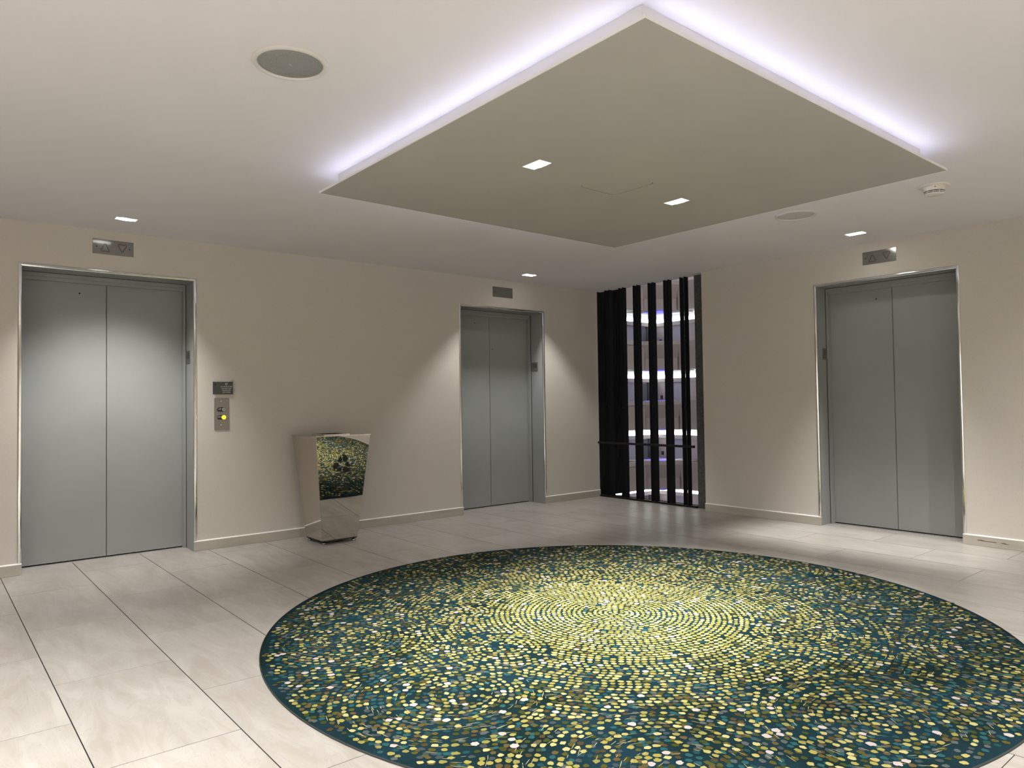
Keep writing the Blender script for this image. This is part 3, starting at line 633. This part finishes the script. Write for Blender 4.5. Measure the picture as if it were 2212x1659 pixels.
for _ in range(2800):                                    # thin stitched dashes following the swirls
    a = rnd.random()*6.2832; r = (RR-0.06)*math.sqrt(rnd.random()); p = Vector((r*math.cos(a), r*math.sin(a)))
    if (p-main).length < 0.75 and rnd.random() < 0.75: continue
    c = cents[owner(p)][0]; dd = p-c; ang = math.atan2(dd.y, dd.x)+math.pi/2
    blob(p.x, p.y, rnd.uniform(0.009, 0.026), 0.0011, ang+rnd.uniform(-.25,.25), (0.36, 0.32, 0.15), 0.0078, 8)
me = bpy.data.meshes.new('woven_dots'); me.from_pydata(V, [], FC); at = me.color_attributes.new('Col', 'FLOAT_COLOR', 'CORNER')
arr = []
for f, c in zip(FC, CC):
    for _ in f: arr.extend((*c, 1.0))
at.data.foreach_set('color', arr)
M_dots = mat('dot_pile', (0.4, 0.35, 0.1), 1.0, spec=0.05)
N, L, b = nodes(M_dots); an = N.new('ShaderNodeAttribute'); an.attribute_name = 'Col'; L.new(an.outputs['Color'], b.inputs['Base Color'])
me.materials.append(M_dots)
o = bpy.data.objects.new('woven_dots', me); COL.objects.link(o); o.parent = rug; o['kind'] = 'stuff'

# ------------------------------------------------------------------ barred opening to the atrium
bm = bmesh.new(); box(bm, 0.079, 0.1405, 0.002, WT, 0, H); box(bm, 0.1407, 0.60, 0.002, WT, 0, H+0.45)
boxo_ = link('wall_opening_return', bm, M_darkwall); tag(boxo_, kind='structure')
pil = boxo('wall_pillar', (0.10, 0.30, -1.544, -1.382, -0.1, H), M_pillar); tag(pil, kind='structure')
tr = boxo('trim_floor_edge', (0.238, 0.30, -1.382, 0.0, -0.11, -0.001), M_bar); tag(tr, kind='structure')
bs = empty('bar_screen', (0.1, -0.7, 0)); tag(bs, 'floor to ceiling screen of paired black steel bars across the atrium opening', 'screen')
BL = Vector(bs.location)
for k in range(6):
    yc = -1.2515+0.217*k
    for s_ in (-1, 1):
        bm = bmesh.new(); y = yc+s_*0.0285; box(bm, 0.067, 0.133, y-0.0035, y+0.0035, 0.022, H-0.0005); bmesh.ops.translate(bm, verts=bm.verts, vec=-BL)
        link('bar', bm, M_bar, bs)
    bm = bmesh.new(); box(bm, 0.080, 0.10, yc-0.0245, yc+0.0245, 1.045, 1.073); bmesh.ops.translate(bm, verts=bm.verts, vec=-BL); link('spacer', bm, M_rail, bs)
bm = bmesh.new(); box(bm, 0.048, 0.071, -1.378, -0.004, 0.628, 0.653, bev=0.002); bmesh.ops.translate(bm, verts=bm.verts, vec=-BL); o = link('handrail', bm, M_rail, bs); o['label'] = 'flat dark handrail'
bm = bmesh.new(); box(bm, 0.066, 0.134, -1.381, 0.0015, 0.001, 0.0215, bev=0.002); bmesh.ops.translate(bm, verts=bm.verts, vec=-BL); link('floor_track', bm, M_rail, bs)

# ------------------------------------------------------------------ atrium galleries far across
AX, AY, SH = 22.2, 17.1, 2.75                    # inner corner of the two wings, storey height
M_par = noise_color(mat('taupe_parapet', (0.20, 0.175, 0.16), 0.8), (0.35, 0.305, 0.285), (0.38, 0.33, 0.31), 0.7, detail=2)
M_ledge = mat('pale_ledge', (0.40, 0.38, 0.38), 0.7)
M_gwall = noise_color(mat('gallery_wall', (0.50, 0.48, 0.49), 0.8), (0.49, 0.47, 0.48), (0.52, 0.50, 0.51), 1.0, detail=2)
M_fascia = mat('cream_fascia', (0.62, 0.54, 0.48), 0.7)
M_cove = mat('gallery_cove_light', (0.9, 0.95, 0.95), 0.5, emit=(0.90, 1.0, 0.98), es=2.6)
M_gdoor = mat('gallery_door', (0.16, 0.165, 0.17), 0.5)
M_gframe = mat('gallery_door_frame', (0.09, 0.09, 0.095), 0.5)
M_blue = mat('blue_light', (0.05, 0.05, 0.5), 0.5, emit=(0.045, 0.03, 0.6), es=0.8)
M_bluering = mat('blue_ring_light', (0.1, 0.1, 0.7), 0.5, emit=(0.12, 0.10, 1.0), es=0.7)
M_gsign = mat('door_number_sign', (0.05, 0.05, 0.05), 0.6)
M_exit = mat('red_exit_sign', (0.5, 0.08, 0.05), 0.5, emit=(0.9, 0.15, 0.08), es=0.8)
def diag(u, d, z):           # u along the prow's front (to the viewer's right), d outward from the parapets' corner
    cx, cy = AX-1.35, AY-1.35
    return (cx + u*0.7071 - d*0.7071, cy - u*0.7071 - d*0.7071, z)
def gallery(level, label):
    z = SH*level; root = empty('atrium_gallery', (AX, AY, z)); tag(root, label, 'gallery', 'galleries across the atrium'); O = Vector(root.location)
    def B(nm, b, mt, par=None, bev=0): 
        bm = bmesh.new(); box(bm, *b); bmesh.ops.translate(bm, verts=bm.verts, vec=Vector((0, 0, z))-O); return link(nm, bm, mt, par or root)
    X0, Y0 = AX-11.0, AY-9.5; g = 1.35
    # floor slabs, walls, upper band
    B('floor_slab', (X0, AX, AY-g, AY, -0.20, 0.0), M_ledge); B('floor_slab', (AX-g, AX, Y0, AY-g-0.001, -0.20, 0.0), M_ledge)
    B('wing_wall', (X0, AX, AY, AY+0.2, 0, SH-0.20), M_gwall); B('wing_wall', (AX, AX+0.2, Y0, AY+0.2, 0, SH-0.20), M_gwall)
    B('cove_light', (X0, AX-0.14, AY-0.13, AY-0.001, 2.19, 2.36), M_cove); B('cove_light', (AX-0.13, AX-0.001, Y0, AY-0.14, 2.19, 2.36), M_cove)
    B('fascia', (X0, AX-0.18, AY-0.17, AY-0.001, 2.0, 2.185), M_fascia); B('fascia', (AX-0.17, AX-0.001, Y0, AY-0.18, 2.0, 2.185), M_fascia)
    # parapets
    B('parapet', (X0, AX-g-1.25, AY-g-0.14, AY-g-0.001, -0.22, 0.90), M_par); B('parapet_cap', (X0, AX-g-1.25, AY-g-0.17, AY-g-0.0, 0.90, 1.09), M_ledge)
    B('parapet', (AX-g-0.14, AX-g-0.001, Y0, AY-g-1.25, -0.22, 1.05), M_par)
    # prow at the corner: wide at the top, narrowing below
    bm = bmesh.new()
    secs = [(1.26, 1.08, 1.09), (1.26, 1.08, 0.92), (0.74, 0.84, 0.30), (0.74, 0.84, -0.235)]
    rows = []
    for hw, d, zz in secs:
        pts = [(-hw-0.85, 0.15+0.05), (-hw, d), (hw, d), (hw+0.85, 0.15+0.05), (hw+0.85, 0.0), (-hw-0.85, 0.0)]
        rows.append([bm.verts.new(Vector(diag(u, dd, zz+z))-O) for u, dd in pts])
    for a, b_ in zip(rows, rows[1:]):
        for i in range(6): bm.faces.new((a[i], a[(i+1)%6], b_[(i+1)%6], b_[i]))
    bm.faces.new(rows[0]); bm.faces.new(rows[-1]); link('corner_prow', bm, M_par, root)
    def D(nm, u0, u1, d0, d1, z0, z1, mt):
        bm = bmesh.new(); prism(bm, [(u0, d0), (u1, d0), (u1, d1), (u0, d1)], lambda u, v, w: tuple(Vector(diag(u, v, w+z))-O), z0, z1); return link(nm, bm, mt, root)
    # blue light under the prow and a blue ring of light on its top, both set square to the walls
    def SQ(nm, h, z0, z1, mt, th=None):
        cx, cy, _ = diag(-0.05, 0.30, 0); bm = bmesh.new()
        if th: slab(bm, (cx-h, cx+h), (cy-h, cy+h), [(cx-h+th, cx+h-th, cy-h+th, cy+h-th)], z0+z, z1+z, lambda u, v, w: (u, v, w))
        else: box(bm, cx-h, cx+h, cy-h, cy+h, z0+z, z1+z)
        bmesh.ops.translate(bm, verts=bm.verts, vec=-O); return link(nm, bm, mt, root)
    SQ('blue_soffit_light', 0.48, -0.255, -0.2352, M_blue); SQ('blue_ring_light', 0.50, 1.091, 1.105, M_bluering, 0.07)
    # room doors, signs, alcove
    fx = AX-0.98
    for x in (fx, fx-4.6):
        dr = B('gallery_door', (x-0.46, x+0.30, AY-0.03, AY-0.001, 0.0, 1.93), M_gdoor)
        B('door_frame', (x+0.30, x+0.44, AY-0.06, AY-0.001, 0.0, 1.99), M_gframe, dr); B('door_handle', (x+0.18, x+0.24, AY-0.09, AY-0.031, 0.85, 1.05), M_screw, dr)
    B('alcove_wall', (AX-0.12, AX-0.001, AY-0.85, AY-0.18, 0.0, 2.0), M_fascia)
    B('number_sign', (AX-0.15, AX-0.121, AY-0.55, AY-0.42, 1.18, 1.36), M_gsign)
    B('alcove_wall', (AX-0.12, AX-0.001, AY-3.6, AY-2.15, 0.0, 2.0), M_fascia)
    B('gallery_door', (AX-0.14, AX-0.121, AY-3.5, AY-3.05, 0.0, 1.93), M_gframe)
    B('exit_sign', (AX-0.17, AX-0.131, AY-2.98, AY-2.68, 2.22, 2.36), M_exit)
    ld = bpy.data.lights.new('lamp', 'SPOT'); ld.energy = 45; ld.color = (0.92, 0.95, 1.0); ld.spot_size = math.radians(75); ld.spot_blend = 0.5; ld.shadow_soft_size = 0.05
    lo_ = bpy.data.objects.new('lamp', ld); COL.objects.link(lo_); lo_.parent = root; lo_.location = (-0.35, -1.5, 1.98); lo_.rotation_euler = (0, math.radians(22), 0)
    return root
gallery(-2, 'lowest atrium gallery seen at the foot of the bar screen')
gallery(-1, 'atrium gallery one storey down, its blue light ring seen from above below the handrail')
gallery(0, 'atrium gallery level with the lobby, seen behind the spacers of the bar screen')
gallery(1, 'atrium gallery one storey up, its doors halfway up the bar screen')
gallery(2, 'uppermost atrium gallery, with a blue lit underside near the top of the bar screen')
